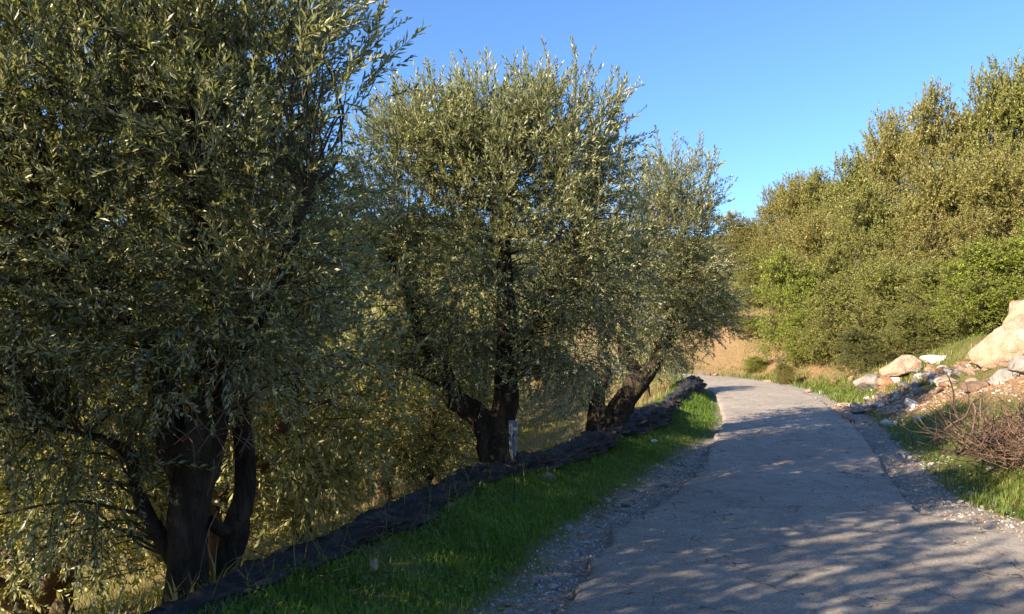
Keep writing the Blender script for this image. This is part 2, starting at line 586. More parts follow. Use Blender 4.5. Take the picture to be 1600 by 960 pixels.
gx = axis_pts(-3.5, 11, .125, -900, 900)
gy = axis_pts(3.5, 21, .145, -500, 1500)
GX, GY = np.meshgrid(gx, gy)
GZ = height(GX, GY)
nx, ny = len(gx), len(gy)
ii = (np.arange(ny - 1)[:, None] * nx + np.arange(nx - 1)[None, :]).ravel()
GF = np.stack([ii, ii + 1, ii + nx + 1, ii + nx], 1)
gme = make_mesh('ground', np.stack([GX.ravel(), GY.ravel(), GZ.ravel()], 1), [GF], [M['ground']], smooth=True)
sL, aL, zL = lateral(GX, GY)
hl, hr, no, bs = half_left(aL), half_right(aL), net_off(aL), bank_start(aL)
gw = np.interp(aL, [-40, 5, 8, 10, 12.5, 15, 90], [.5, .5, .45, .62, .5, .05, .05])
wob = .16 * noise2(GX.ravel(), GY.ravel(), 1.7, 21, 3)
grav = np.where(sL < 0, 1 - sstep(hl + gw - .12, hl + gw + .14, -sL + wob),
                1 - sstep(np.maximum(bs, hr + .5) - .25, np.maximum(bs, hr + .5) + .15, sL + wob))
rr = sL - bs
red = np.where(sL > 0, .95 * rubble_band(aL, rr), 0)
red = np.maximum(red, np.where((sL > 0) & (rr > 0), .9 * sstep(23, 27, aL) * (1 - sstep(5, 8, rr)) * (.7 + .6 * noise2(GX.ravel(), GY.ravel(), .45, 31, 2)), 0))
red = np.maximum(red, np.where((sL < 0) & (-sL > no + .2), .45 * (.4 + noise2(GX.ravel(), GY.ravel(), .5, 33, 2)), 0))
ca = gme.color_attributes.new('zone', 'FLOAT_COLOR', 'POINT')
cd = np.zeros((len(GX.ravel()), 4), np.float32)
cd[:, 0] = np.clip(grav, 0, 1); cd[:, 1] = np.clip(red, 0, 1); cd[:, 3] = 1
ca.data.foreach_set('color', cd.ravel())
tag(obj('ground', gme), kind='structure')


# the road slab: a ribbon with broken edges and a real step at its sides
def build_road():
    a = np.arange(-25, 60, .085)
    S = a + S0
    C = np.stack([np.interp(S, CL_S, CL[:, 0]), np.interp(S, CL_S, CL[:, 1])], 1)
    T = np.stack([np.interp(S, CL_S, CL_T[:, 0]), np.interp(S, CL_S, CL_T[:, 1])], 1)
    T /= np.linalg.norm(T, axis=1, keepdims=True)
    Nn = np.stack([T[:, 1], -T[:, 0]], 1)
    Z = np.interp(S, CL_S, CL_Z)
    o = np.zeros_like(a)
    jl = .07 * noise2(a, o, .9, 41, 2) + (.10 * noise2(a, o, 3.2, 42, 3) + .05 * np.abs(noise2(a, o, 8, 47, 2))) * (a < 15)
    jr = .09 * noise2(a, o + 7, .8, 43, 2) + .05 * noise2(a, o + 7, 4.0, 44, 2)
    wl, wr = half_left(a) + jl, half_right(a) + jr
    t = np.concatenate([[-1.0, -1.0, -.985, -.955, -.90], np.linspace(-.8, .8, 17), [.92, .97, .99, 1.0, 1.0]])
    V = []
    for k, tt in enumerate(t):
        w = np.where(tt < 0, wl * tt, wr * tt)
        P = C + Nn * w[:, None]
        dz = -.02 * tt * tt
        if k == 0 or k == len(t) - 1: dz = -.22
        elif k in (1, len(t) - 2): dz = -.055
        elif k in (2, len(t) - 3): dz = -.03
        zz = Z + dz + .012 * noise2(P[:, 0], P[:, 1], 1.1, 45, 3) + (.02 * noise2(P[:, 0], P[:, 1], 5, 46, 2) if abs(tt) > .9 else 0)
        V.append(np.column_stack([P, zz]))
    V = np.stack(V, 1)
    n, kk = V.shape[:2]
    i = (np.arange(n - 1)[:, None] * kk + np.arange(kk - 1)[None, :]).ravel()
    Fq = np.stack([i, i + 1, i + kk + 1, i + kk], 1)
    me = make_mesh('road', V.reshape(-1, 3), [Fq], [M['concrete']], smooth=True)
    return tag(obj('road', me), kind='structure')


build_road()
def road_z(x, y):
    return lateral(x, y)[2]


# ------------------------------------------------------------------ rocks and stones
def ico(sub):
    import bmesh
    bm = bmesh.new()
    bmesh.ops.create_icosphere(bm, subdivisions=sub, radius=1)
    V = np.array([v.co[:] for v in bm.verts]); Fc = np.array([[v.index for v in f.verts] for f in bm.faces])
    bm.free()
    return V, Fc


ICO = {k: ico(k) for k in (1, 2, 3, 4)}


def rock_verts(sub, seed, size=(1, 1, 1), cuts=9, rough=.12):
    r_ = np.random.default_rng(seed)
    V, Fc = ICO[sub]
    V = V.copy()
    for _ in range(cuts):
        n = r_.normal(size=3); n /= np.linalg.norm(n)
        d = r_.uniform(.52, .85)
        e = V @ n - d
        V -= np.outer(np.maximum(e, 0) * .92, n)
    V = V * (1 + rough * vnoise(V + seed * 3.1, 2.2, seed, 4)[:, None])
    if sub >= 4:
        V = V * (1 + .11 * vnoise(V + seed, 6, seed + 5, 4)[:, None] - .06 * np.abs(vnoise(V + seed, 3.5, seed + 8, 2))[:, None])
    return V * np.array(size), Fc


def boulder(loc, size, seed, mat, label, rot=(0, 0, 0), sub=4, rough=.16, cuts=10, cat='boulder', group=None, name='boulder'):
    V, Fc = rock_verts(sub, seed, size, cuts, rough)
    o = obj(name, make_mesh(name, V, [Fc], [mat], smooth=sub >= 4), loc=loc)
    o.rotation_euler = rot
    return tag(o, label, cat, group)


def on_ground(u, v, dmin=4, dmax=60):
    """first point along the photo ray through (u,v) that meets the terrain"""
    ds = np.linspace(dmin, dmax, 1500)
    P = np.array([px(u, v, d) for d in ds])
    h = height(P[:, 0], P[:, 1])
    s, a, z = lateral(P[:, 0], P[:, 1])
    h = np.where((s > -half_left(a)) & (s < half_right(a)), z, h)
    k = np.argmax(P[:, 2] < h) if (P[:, 2] < h).any() else len(ds) - 1
    return np.array([P[k, 0], P[k, 1], h[k]])


g_ = on_ground(1562, 566); k_ = g_[1] / F_PX
boulder(g_ + [.25, .1, 28 * k_], (62 * k_, .75, 40 * k_), 11, M['limestone'], 'largest pale orange-stained limestone boulder, embedded high in the right bank', (.1, -.45, .3))
g_ = on_ground(1608, 530); k_ = g_[1] / F_PX
boulder(g_ + [.3, .2, 20 * k_], (46 * k_, .8, 44 * k_), 14, M['limestone'], 'upper limestone boulder with rusty face, resting above the largest boulder', (.2, .3, .8))
g_ = on_ground(1606, 586); k_ = g_[1] / F_PX
boulder(g_ + [.05, 0, 10 * k_], (22 * k_, .35, 20 * k_), 17, M['grey_rock'], 'shaded grey boulder leaning against the foot of the largest pale boulder', (.2, .2, .8))
g_ = on_ground(1412, 590); k_ = g_[1] / F_PX
boulder(g_ + [0, .15, 14 * k_], (34 * k_, .5, 17 * k_), 23, M['limestone'], 'long rough limestone boulder lying tilted on top of the rubble pile', (.1, -.42, .2))
g_ = on_ground(1460, 566); k_ = g_[1] / F_PX
boulder(g_ + [.05, .1, 4 * k_], (22 * k_, .35, 9 * k_), 29, M['white_stone'], 'flat whitish slab of stone beside the long rough boulder', (.05, -.05, .1))
g_ = on_ground(1362, 612); k_ = g_[1] / F_PX
boulder(g_ + [0, .1, 12 * k_], (24 * k_, .45, 19 * k_), 31, M['grey_rock'], 'dark grey boulder at the low end of the rubble pile, by the road', (.3, .4, .2))
g_ = on_ground(1385, 604); k_ = g_[1] / F_PX
boulder(g_ + [0, .1, 4 * k_], (20 * k_, .35, 13 * k_), 37, M['red_stone'], 'reddish brown rock wedged under the long rough boulder', (.3, .1, .9))
g_ = on_ground(1424, 636); k_ = g_[1] / F_PX
boulder(g_ + [0, 0, 4 * k_], (14 * k_, .22, 8 * k_), 41, M['white_stone'], 'white angular stone lying at the lower edge of the rubble, in the grass', (.3, .5, .2), sub=3, cat='stone', name='stone')
g_ = on_ground(1482, 602); k_ = g_[1] / F_PX
boulder(g_ + [0, .1, 1 * k_], (17 * k_, .3, 10 * k_), 43, M['limestone'], 'sunlit ochre rock half buried between the rubble pile and the grass', (.2, -.4, .5), sub=3)
g_ = on_ground(1528, 606); k_ = g_[1] / F_PX
boulder(g_ + [0, .1, 2 * k_], (26 * k_, .35, 9 * k_), 47, M['brown_rock'], 'dark brown ledge of rock in the bank above the brush pile', (.1, -.35, .2))
g_ = on_ground(1578, 592); k_ = g_[1] / F_PX
boulder(g_ + [0, .05, 2 * k_], (26 * k_, .3, 7 * k_), 53, M['grey_rock'], 'thin bluish grey slab lying below the shaded grey boulder', (.1, -.6, .3), sub=3)
# rocks beside the net
boulder(np.array([-1.72, 6.15, -.10]), (.22, .2, .16), 61, M['brown_rock'], 'brown rounded rock behind the black net, next to the near olive', (.1, .3, .4), sub=4)
g_ = on_ground(858, 756)
boulder(g_ + [0, .05, .02], (.14, .12, .09), 67, M['grey_rock'], 'pale grey stone at the front foot of the black net', (.1, .2, .3), sub=3, cat='stone', name='stone')
g_ = on_ground(584, 898)
boulder(g_ + [0, 0, .05], (.035, .035, .05), 71, M['limestone'], 'small upright pinkish stone in the grass in front of the net', (.1, .2, .3), sub=3, cat='stone', name='stone')
for u, v, r_, mk, lab in [(1004, 612, .24, 'limestone', 'sunlit pinkish rock on the bank behind the heap of black net'),
                          (1040, 604, .18, 'red_stone', 'reddish rock behind the far end of the black net'),
                          (700, 800, .07, 'limestone', 'small pale stone tucked under the front of the net near the bottle stake')]:
    g_ = on_ground(u, v)
    boulder(g_ + [0, .05, .03], (r_, r_ * .8, r_ * .6), int(u), M[mk], lab, (.1, .2, .5), sub=3, cat='stone', name='stone')

# loose stones, each its own object, sharing a few meshes
STONE_ME = {}
for mk in ('limestone', 'grey_rock', 'white_stone', 'red_stone'):
    for q in range(3):
        V, Fc = rock_verts(2, 100 + q * 7 + len(mk), (1, .8 + .1 * q, .6), 8, .15)
        STONE_ME[mk, q] = make_mesh('stone', V, [Fc], [M[mk]])


def stone(x, y, r_, mk, label, group, sink=.25):
    o = obj('stone', STONE_ME[mk, random.randrange(3)], loc=(x, y, 0))
    s, a, z = lateral(np.array([x]), np.array([y]))
    onroad = -half_left(a)[0] < s[0] < half_right(a)[0]
    zz = z[0] if onroad else h1(x, y)
    o.location.z = zz + r_ * .6 * (1 - sink * 2)
    o.scale = (r_, r_ * random.uniform(.8, 1.2), r_ * random.uniform(.7, 1.1))
    o.rotation_euler = (random.uniform(-.5, .5), random.uniform(-.5, .5), random.uniform(0, 6.3))
    return tag(o, label, 'stone', group)


def at_la(a, s):
    S = a + S0
    c = np.array([np.interp(S, CL_S, CL[:, 0]), np.interp(S, CL_S, CL[:, 1])])
    t = np.array([np.interp(S, CL_S, CL_T[:, 0]), np.interp(S, CL_S, CL_T[:, 1])])
    t /= np.linalg.norm(t)
    return c + s * np.array([t[1], -t[0]])


for i in range(48):
    a = rng.uniform(4.2, 13)
    p = at_la(a, -(half_left(a) + rng.uniform(.05, .75)))
    stone(p[0], p[1], rng.uniform(.018, .05) * (.75 + .04 * a), rng.choice(['grey_rock', 'white_stone', 'limestone', 'white_stone']),
          'small loose stone on the gravel verge between concrete and grass', 'loose stones on the gravel verge by the grass strip')
for i in range(95):
    u = rng.uniform(1335, 1500); 
    v = 640 - (u - 1335) * .38 + rng.normal(0, 13)
    g_ = on_ground(u, v, 8, 40)
    if g_[1] > 30: continue
    stone(g_[0], g_[1], abs(rng.normal(.075, .045)) + .035, rng.choice(['grey_rock', 'limestone', 'red_stone', 'white_stone', 'grey_rock']),
          'broken stone in the rubble pile on the right bank', 'rubble below the long rough boulder')
for i in range(55):
    u = rng.uniform(1500, 1600) if i % 2 else rng.uniform(1450, 1560)
    v = 575 + rng.normal(0, 9) if i % 2 else 600 - (u - 1450) * .3 + rng.normal(0, 9)
    g_ = on_ground(u, v, 8, 40)
    if g_[1] > 30: continue
    stone(g_[0], g_[1], abs(rng.normal(.06, .035)) + .03, rng.choice(['limestone', 'red_stone', 'limestone', 'white_stone']),
          'broken pinkish stone strewn on red soil at the foot of the largest boulder', 'rubble at the foot of the largest boulder')
for i in range(60):
    a = rng.uniform(7.5, 15)
    p = at_la(a, max(half_right(a) + .5, bank_start(a) - .2) + rng.normal(.1, .3))
    stone(p[0], p[1], rng.uniform(.02, .06), rng.choice(['grey_rock', 'white_stone', 'white_stone']),
          'pale stone in the row where gravel meets the grassy right bank', 'stones along the foot of the grassy bank')
for i in range(26):
    a = rng.uniform(15.5, 34)
    p = at_la(a, bank_start(a) + rng.uniform(-.6, .9))
    stone(p[0], p[1], rng.uniform(.05, .16), rng.choice(['limestone', 'white_stone', 'red_stone']),
          'stone at the foot of the far bank beyond the rubble pile', 'stones along the far bend of the road')


# ------------------------------------------------------------------ gravel, grass (uncountable)
def scatter_stones(n, pts, rad, mats, mat_idx, name):
    V0, F0 = ICO[1]
    V0 = V0 * np.array([1, .85, .6])
    out = []
    ang = rng.uniform(0, 6.3, n)
    c, s = np.cos(ang), np.sin(ang)
    jit = 1 + .25 * rng.normal(size=(n, len(V0), 1))
    W = V0[None] * jit * rad[:, None, None]
    X = W[:, :, 0] * c[:, None] - W[:, :, 1] * s[:, None]
    Y = W[:, :, 0] * s[:, None] + W[:, :, 1] * c[:, None]
    W = np.stack([X, Y, W[:, :, 2]], -1) + pts[:, None, :]
    Fa = (F0[None] + (np.arange(n) * len(V0))[:, None, None]).reshape(-1, 3)
    me = make_mesh(name, W.reshape(-1, 3), [Fa], mats, np.repeat(mat_idx, len(F0)))
    return obj(name, me)


def la_xy(a, s):
    S = a + S0
    c = np.stack([np.interp(S, CL_S, CL[:, 0]), np.interp(S, CL_S, CL[:, 1])], 1)
    t = np.stack([np.interp(S, CL_S, CL_T[:, 0]), np.interp(S, CL_S, CL_T[:, 1])], 1)
    t /= np.linalg.norm(t, axis=1, keepdims=True)
    return c + s[:, None] * np.stack([t[:, 1], -t[:, 0]], 1)


SM = [M['grey_rock'], M['white_stone'], M['limestone'], M['red_stone']]
n = 4400
a = 3.6 + 11 * rng.beta(1.0, 1.7, n)
gwv = np.interp(a, [3, 8, 10, 12.5, 15], [.55, .5, .68, .5, .15])
s = -(half_left(a) - .05 + gwv * 1.15 * rng.beta(1.2, 1.3, n))
P = la_xy(a, s); rad = .005 + .008 * rng.random(n) ** 2 + .0003 * a
z = height(P[:, 0], P[:, 1]) + rad * .3
tag(scatter_stones(n, np.column_stack([P, z]), rad, SM, rng.choice(4, n, p=[.4, .22, .3, .08]), 'gravel'),
    'grey crushed gravel strip between the concrete and the grass under the olives', 'gravel', kind='stuff')
n = 3400
a = 6.8 + 12 * rng.beta(1.0, 1.5, n)
w0 = half_right(a); w1 = np.maximum(bank_start(a), w0 + .5)
s = w0 - .1 + (w1 - w0 + .5) * rng.beta(1.1, 1.4, n)
P = la_xy(a, s); rad = .006 + .010 * rng.random(n) ** 2 + .0002 * a
z = height(P[:, 0], P[:, 1]) + rad * .3
tag(scatter_stones(n, np.column_stack([P, z]), rad, SM, rng.choice(4, n, p=[.4, .22, .3, .08]), 'gravel'),
    'grey crushed gravel strip between the concrete and the right grassy bank', 'gravel', kind='stuff')
n = 1700
a = 4 + 14 * rng.beta(1, 1.6, n)
s = -half_left(a) * .95 + (half_left(a) + half_right(a)) * rng.random(n)
P = la_xy(a, s); rad = .003 + .006 * rng.random(n) ** 3 + .0003 * a
z = lateral(P[:, 0], P[:, 1])[2] + rad * .2 - .008
tag(scatter_stones(n, np.column_stack([P, z]), rad, SM, rng.choice(4, n, p=[.4, .35, .2, .05]), 'grit'),
    'fine loose grit scattered over the concrete road surface', 'grit', kind='stuff')
# fine rubble on the right bank
n = 4000
a = rng.uniform(10.5, 20.5, n)
s = bank_start(a) + np.clip((18.9 - a) * .62 + .35, .2, 4.5) + rng.normal(0, .6, n)
P = la_xy(a, s)
keep = noise2(P[:, 0], P[:, 1], .7, 77, 2) > -.25
P = P[keep]; n = len(P)
rad = .015 + .035 * rng.random(n) ** 2.5
z = height(P[:, 0], P[:, 1]) + rad * .25
tag(scatter_stones(n, np.column_stack([P, z]), rad, SM, rng.choice(4, n, p=[.3, .15, .3, .25]), 'rubble'),
    'fine broken rubble and red earth spilling down the right bank', 'rubble', kind='stuff')


def grass(name, P, hgt, mat, label, lean=.5, width=.006, seed=1, cat='grass'):
    """P (n,3) base points; each blade a bent three-face strip"""
    r_ = np.random.default_rng(seed)
    n = len(P)
    th = r_.uniform(0, 6.283, n)
    d = np.stack([np.cos(th), np.sin(th)], 1)
    side = np.stack([-d[:, 1], d[:, 0]], 1)
    ln = lean * (.3 + r_.random(n)) * hgt
    w = width * (.7 + .6 * r_.random(n))
    def pt(t, k, wv):
        xy = P[:, :2] + d * (ln * t ** 1.8)[:, None] + side * (wv * k)[:, None]
        return np.column_stack([xy, P[:, 2] + hgt * t - .2 * ln * t * t])
    V = np.stack([pt(0, -1, w), pt(0, 1, w), pt(.55, 1, w * .8), pt(.55, -1, w * .8), pt(1, 0, w)], 1).reshape(-1, 3)
    b_ = np.arange(n)[:, None] * 5
    q = b_ + np.array([[0, 1, 2, 3]]); t = b_ + np.array([[3, 2, 4]])
    o = obj(name, make_mesh(name, V, [q, t], [mat]))
    return tag(o, label, cat, kind='stuff')


def weed_leaves(name, P, size, mat, label, seed=2):
    r_ = np.random.default_rng(seed)
    n = len(P)
    th = r_.uniform(0, 6.283, n); tilt = r_.normal(0, .45, n); tilt2 = r_.normal(0, .45, n)
    d = np.stack([np.cos(th), np.sin(th), tilt], 1); sd_ = np.stack([-np.sin(th), np.cos(th), tilt2], 1)
    L = size * (.6 + .8 * r_.random(n))
    a_ = P; e = P + d * L[:, None]; m_ = P + d * (L * .55)[:, None]
    l = m_ + sd_ * (L * .42)[:, None]; r2 = m_ - sd_ * (L * .42)[:, None]
    V = np.stack([a_, r2, e, l], 1).reshape(-1, 3)
    q = np.arange(n * 4).reshape(-1, 4)
    return tag(obj(name, make_mesh(name, V, [q], [mat])), label, 'weeds', kind='stuff')


def strip_points(n, a0, a1, inner, outer, skew=1.6, seed=1):
    r_ = np.random.default_rng(seed)
    a = a0 + (a1 - a0) * r_.beta(1.0, skew, n)
    lo, hi = inner(a), outer(a)
    s = lo + (hi - lo) * r_.random(n)
    P = la_xy(a, s)
    return np.column_stack([P, height(P[:, 0], P[:, 1])]), a, s


def gwf(a): return np.interp(a, [-40, 5, 8, 10, 12.5, 15, 90], [.45, .45, .42, .6, .45, .04, .04])
P, a, s = strip_points(86000, 3.2, 28, lambda a: -(net_off(a) + .35), lambda a: -(half_left(a) + gwf(a) - .1), 2.1, 3)
dens = noise2(P[:, 0], P[:, 1], 1.6, 51, 3)
edge = sstep(0, .35, -s - half_left(a) - gwf(a) + .12 * noise2(P[:, 0], P[:, 1], 2.5, 52, 2))
keep = rng.random(len(P)) < np.clip(.75 + dens, .12, 1) * (.12 + .88 * edge)
P, a, dens, edge = P[keep], a[keep], dens[keep], edge[keep]
grass('grass', P, (.05 + .10 * rng.random(len(P)) ** 1.6) * np.clip(.9 + .9 * dens, .5, 1.7) * (.45 + .55 * edge), M['grass'],
      'lush green grass strip between the gravel and the black net', .7, .0042, 4)
k = rng.random(len(P)) < .4
Pw = P[k] + np.column_stack([rng.normal(0, .02, k.sum()), rng.normal(0, .02, k.sum()), .02 + .05 * rng.random(k.sum()) * (1 + dens[k])])
weed_leaves('weeds', Pw, .022, M['grass'], 'low broad-leaved weeds growing through the grass strip by the net')
# right bank grass
P, a, s = strip_points(72000, 6.5, 24, lambda a: bank_start(a) - .1, lambda a: bank_start(a) + 5.5, 1.5, 5)
d1 = noise2(P[:, 0], P[:, 1], .8, 53, 3)
rz = s - bank_start(a)
rub = np.clip(1.3 * rubble_band(a, rz), 0, 1)
keep = rng.random(len(P)) < np.clip(.6 + .9 * d1, .08, 1) * (1 - .9 * rub)
P, d1 = P[keep], d1[keep]
grass('bank_grass', P, (.04 + .08 * rng.random(len(P)) ** 1.6) * np.clip(1 + d1, .6, 1.6), M['bank_grass'], 'short patchy green grass covering the right bank', .7, .006, 6)
# far bank of the bend
P, a, s = strip_points(42000, 20, 46, lambda a: bank_start(a) - .25, lambda a: bank_start(a) + 8, 1.3, 7)
d1 = noise2(P[:, 0], P[:, 1], .5, 54, 3)
rz = s - bank_start(a)
keep = rng.random(len(P)) < np.clip(.16 + 1.3 * d1 + .7 * (rz < .8), .02, 1)
P, d1, rz = P[keep], d1[keep], rz[keep]
lo = rz + .5 * d1 < .9
grass('bank_grass', P[lo], .08 + .16 * rng.random(lo.sum()) ** 1.5, M['bank_grass'], 'sunlit green grass at the outer edge of the bend', .6, .011, 8)
grass('dry_grass', P[~lo], .06 + .15 * rng.random((~lo).sum()) ** 1.5, M['dry_grass'], 'straw coloured dry grass on the sunlit bank of the bend', .6, .011, 9)
# slope below the net
r_ = np.random.default_rng(12)
P, a, s = strip_points(36000, 3, 40, lambda a: -(net_off(a) + 14), lambda a: -(net_off(a) + .25), 1.3, 11)
d1 = noise2(P[:, 0], P[:, 1], .6, 55, 3)
keep = rng.random(len(P)) < np.clip(.55 + d1, .08, 1)
P, d1 = P[keep], d1[keep]
grass('dry_grass', P, (.10 + .25 * rng.random(len(P)) ** 1.5), M['dry_grass'], 'tall sunlit straw and green growth on the terraces below the net', .7, .009, 13)


# ------------------------------------------------------------------ black olive nets
def net_roll(line, rads, seed, label, flat=.62):
    C = catmull(line, 44)
    n, seg = len(C), 44
    C3 = np.column_stack([C, height(C[:, 0], C[:, 1])])
    T = np.gradient(C, axis=0); T /= np.linalg.norm(T, axis=1, keepdims=True)
    Nn = np.stack([T[:, 1], -T[:, 0]], 1)
    L = np.concatenate([[0], np.cumsum(np.linalg.norm(np.diff(C, axis=0), axis=1))])
    r0 = np.interp(np.linspace(0, 1, n), np.linspace(0, 1, len(rads)), rads)
    r0 = .8 * r0 * (1 + .34 * noise2(L, L * 0, 1.3, seed, 3))
    r0[0] *= .3; r0[-1] *= .3; r0[1] *= .7; r0[-2] *= .7
    ang = np.linspace(0, 2 * math.pi, seg, endpoint=False)
    LL, AA = np.meshgrid(L, ang, indexing='ij')
    Q = np.stack([LL.ravel() * 1.4, np.cos(AA).ravel() * 1.5, np.sin(AA).ravel() * 1.5], 1)
    wr = vnoise(Q * np.array([.8, 2.2, 2.2]), 1.6, seed + 3, 4).reshape(LL.shape)
    wr2 = np.abs(vnoise(Q * np.array([.9, 3, 3]), 2.7, seed + 9, 3).reshape(LL.shape))
    wr3 = 1 - np.abs(vnoise(Q * np.array([.5, 2.6, 2.6]), 3.3, seed + 13, 2).reshape(LL.shape)) * 2
    k = r0[:, None] * (.95 + .6 * wr - .55 * wr2 + .32 * wr3)
    cx = np.cos(AA) * k * 1.15; cz = np.sin(AA) * k * flat
    # the underside spreads out on the ground
    cx = np.where(np.sin(AA) < 0, cx * (1 + (.7 + .9 * noise2(LL, np.sign(np.cos(AA)), 1.7, seed + 21, 2)) * np.abs(np.sin(AA))), cx)
    cz = np.where(np.sin(AA) < 0, cz * .45, cz)
    V = np.zeros((n, seg, 3))
    V[:, :, :2] = C3[:, None, :2] + cx[:, :, None] * Nn[:, None, :]
    V[:, :, 2] = C3[:, None, 2] + r0[:, None] * .28 + cz
    i = np.arange(n - 1)[:, None] * seg; j = np.arange(seg)[None, :]; j2 = (j + 1) % seg
    Fq = np.stack([i + j, i + seg + j, i + seg + j2, i + j2], -1).reshape(-1, 4)
    V = V.reshape(-1, 3)
    c0 = len(V)
    V = np.vstack([V, C3[:1] + [0, 0, .03], C3[-1:] + [0, 0, .03]])
    jj = np.arange(seg)
    e0 = np.stack([jj, (jj + 1) % seg, np.full(seg, c0)], 1)
    e1 = np.stack([(n - 1) * seg + (jj + 1) % seg, (n - 1) * seg + jj, np.full(seg, c0 + 1)], 1)
    o = obj('olive_net', make_mesh('olive_net', V, [Fq, e0, e1], [M['net']], smooth=True))
    return tag(o, label, 'net', 'black olive nets along the terrace edge')


net_roll([(-2.0, 3.5), (-1.72, 4.5), (-1.42, 5.4), (-1.1, 6.35), (-.75, 7.4), (-.5, 8.2)], [.10, .13, .17, .21, .2, .16], 3,
         'rolled black olive net lying past the foot of the near olive with two trunks')
net_roll([(-.75, 8.0), (-.35, 8.8), (.15, 9.7), (.75, 10.9), (1.25, 12.0), (1.55, 12.9)], [.18, .26, .24, .2, .26, .2], 5,
         'rolled black olive net between the bottle stake and the forked olive')
net_roll([(1.5, 12.7), (2.0, 13.6), (2.6, 14.9), (3.2, 16.4)], [.2, .34, .36, .2], 7,
         'bulky heap of black olive net right of the forked olive trunk')
net_roll([(3.1, 16.2), (3.8, 18.2), (4.6, 20.5), (5.15, 22.6)], [.16, .2, .26, .34], 9,
         'far end of the rolled black net, bunched up at the bend')
P = []
for i in range(260):
    a = rng.uniform(3.5, 16); p = at_la(a, -(net_off(a) + rng.normal(0, .2)))
    P.append([p[0], p[1], h1(p[0], p[1]) + rng.uniform(.0, .12)])
P = np.array(P)
grass('dry_stalks', P, .15 + .25 * rng.random(len(P)), M['dry_grass'], 'dead pale stalks sticking up through the black net', 1.0, .0025, 15, 'stalks')


mb = MB()
for i in range(420):
    a = rng.uniform(3.6, 17); p = at_la(a, -(net_off(a) + rng.normal(-.05, .22)))
    L = rng.uniform(.06, .28); th = rng.uniform(0, 6.28)
    z0 = h1(p[0], p[1]) + rng.uniform(.03, .20)
    e = np.array([math.cos(th) * L, math.sin(th) * L, rng.normal(0, .25) * L])
    b0 = np.array([p[0], p[1], z0])
    C = catmull([b0, b0 + e * .5 + rng.normal(0, .1 * L, 3), b0 + e], 3)
    V, Q, T_ = tube(C, np.linspace(.0035, .0012, len(C)), 4)
    mb.add(V, Q, T_, mat=int(rng.random() < .5))
tag(obj('twig_litter', mb.mesh('twig_litter', [M['dry_twig'], M['dark_twig']])), 'dry twig litter caught on the rolled black nets', 'twigs', kind='stuff')


# ------------------------------------------------------------------ trees
def shoot_template(r_, n_pairs, length, leaf_l, leaf_w, bend, ang=.75, stem_r=.0022, stem_n=3):
    """a shoot along +Z with paired narrow leaves; returns V, quads, is_leaf"""
    t = np.linspace(0, 1, stem_n)
    bx, by = r_.normal(0, bend, 2)
    stem = np.stack([bx * t ** 2 * length, by * t ** 2 * length, t * length * (1 - .1 * t)], 1)
    V, Q, Tt = tube(stem, stem_r * (1.2 - t), 3, cap=False)
    Vs, Qs, Ms = [V], [Q], [np.ones(len(Q), int)]
    n0 = len(V)
    phi = r_.uniform(0, 6.28)
    for i in range(n_pairs):
        tt = .12 + .88 * (i + .5 * r_.random()) / n_pairs
        p = np.array([np.interp(tt, t, stem[:, c]) for c in range(3)])
        phi += 1.571 + r_.normal(0, .35)
        for sgn in (0, math.pi):
            if r_.random() < .08: continue
            ph = phi + sgn
            el = ang * r_.uniform(.6, 1.35) * (1.15 - .55 * tt)
            d = np.array([math.cos(ph) * math.sin(el), math.sin(ph) * math.sin(el), math.cos(el)])
            sd_ = np.cross(d, [0, 0, 1]); sd_ /= np.linalg.norm(sd_) + 1e-6
            roll = r_.normal(0, .5)
            nn = np.cross(sd_, d)
            sd_ = sd_ * math.cos(roll) + nn * math.sin(roll)
            L = leaf_l * r_.uniform(.65, 1.15) * (1.05 - .35 * tt); W = leaf_w * r_.uniform(.8, 1.2)
            nn = np.cross(sd_, d)
            mid = p + d * L * .5 + nn * L * .05
            Vs.append(np.array([p, mid + sd_ * W * .5, p + d * L, mid - sd_ * W * .5]))
            Qs.append(np.array([[0, 1, 2, 3]]) + n0); Ms.append(np.zeros(1, int)); n0 += 4
    return np.vstack(Vs), np.vstack(Qs), np.concatenate(Ms)


def shoots_kit(seed, K, **kw):
    r_ = np.random.default_rng(seed)
    return [shoot_template(r_, **kw) for _ in range(K)]


def place_shoots(kit, O, D, scale, r_):
    """O origins, D unit directions -> V, quads, mat index"""
    n = len(O)
    which = r_.integers(0, len(kit), n)
    spin = r_.uniform(0, 6.283, n)
    up = np.tile(np.array([[.12, .31, .94]]), (n, 1))
    flat = np.abs((D * up).sum(1)) > .97
    up[flat] = [1, .1, 0]
    A = np.cross(up, D); A /= np.linalg.norm(A, axis=1, keepdims=True)
    B = np.cross(D, A)
    c, s = np.cos(spin)[:, None], np.sin(spin)[:, None]
    A, B = A * c + B * s, B * c - A * s
    Vs, Qs, Ms = [], [], []
    n0 = 0
    for k, (V, Q, Mi) in enumerate(kit):
        idx = np.where(which == k)[0]
        if not len(idx): continue
        sc = scale[idx][:, None, None]
        W = O[idx][:, None, :] + sc * (V[None, :, 0:1] * A[idx][:, None, :] + V[None, :, 1:2] * B[idx][:, None, :] + V[None, :, 2:3] * D[idx][:, None, :])
        Vs.append(W.reshape(-1, 3))
        Qs.append((Q[None] + (np.arange(len(idx)) * len(V))[:, None, None]).reshape(-1, 4) + n0)
        Ms.append(np.tile(Mi, len(idx)))
        n0 += len(idx) * len(V)
    return np.vstack(Vs), np.vstack(Qs), np.concatenate(Ms)


def unit(V):
    return V / (np.linalg.norm(V, axis=-1, keepdims=True) + 1e-9)


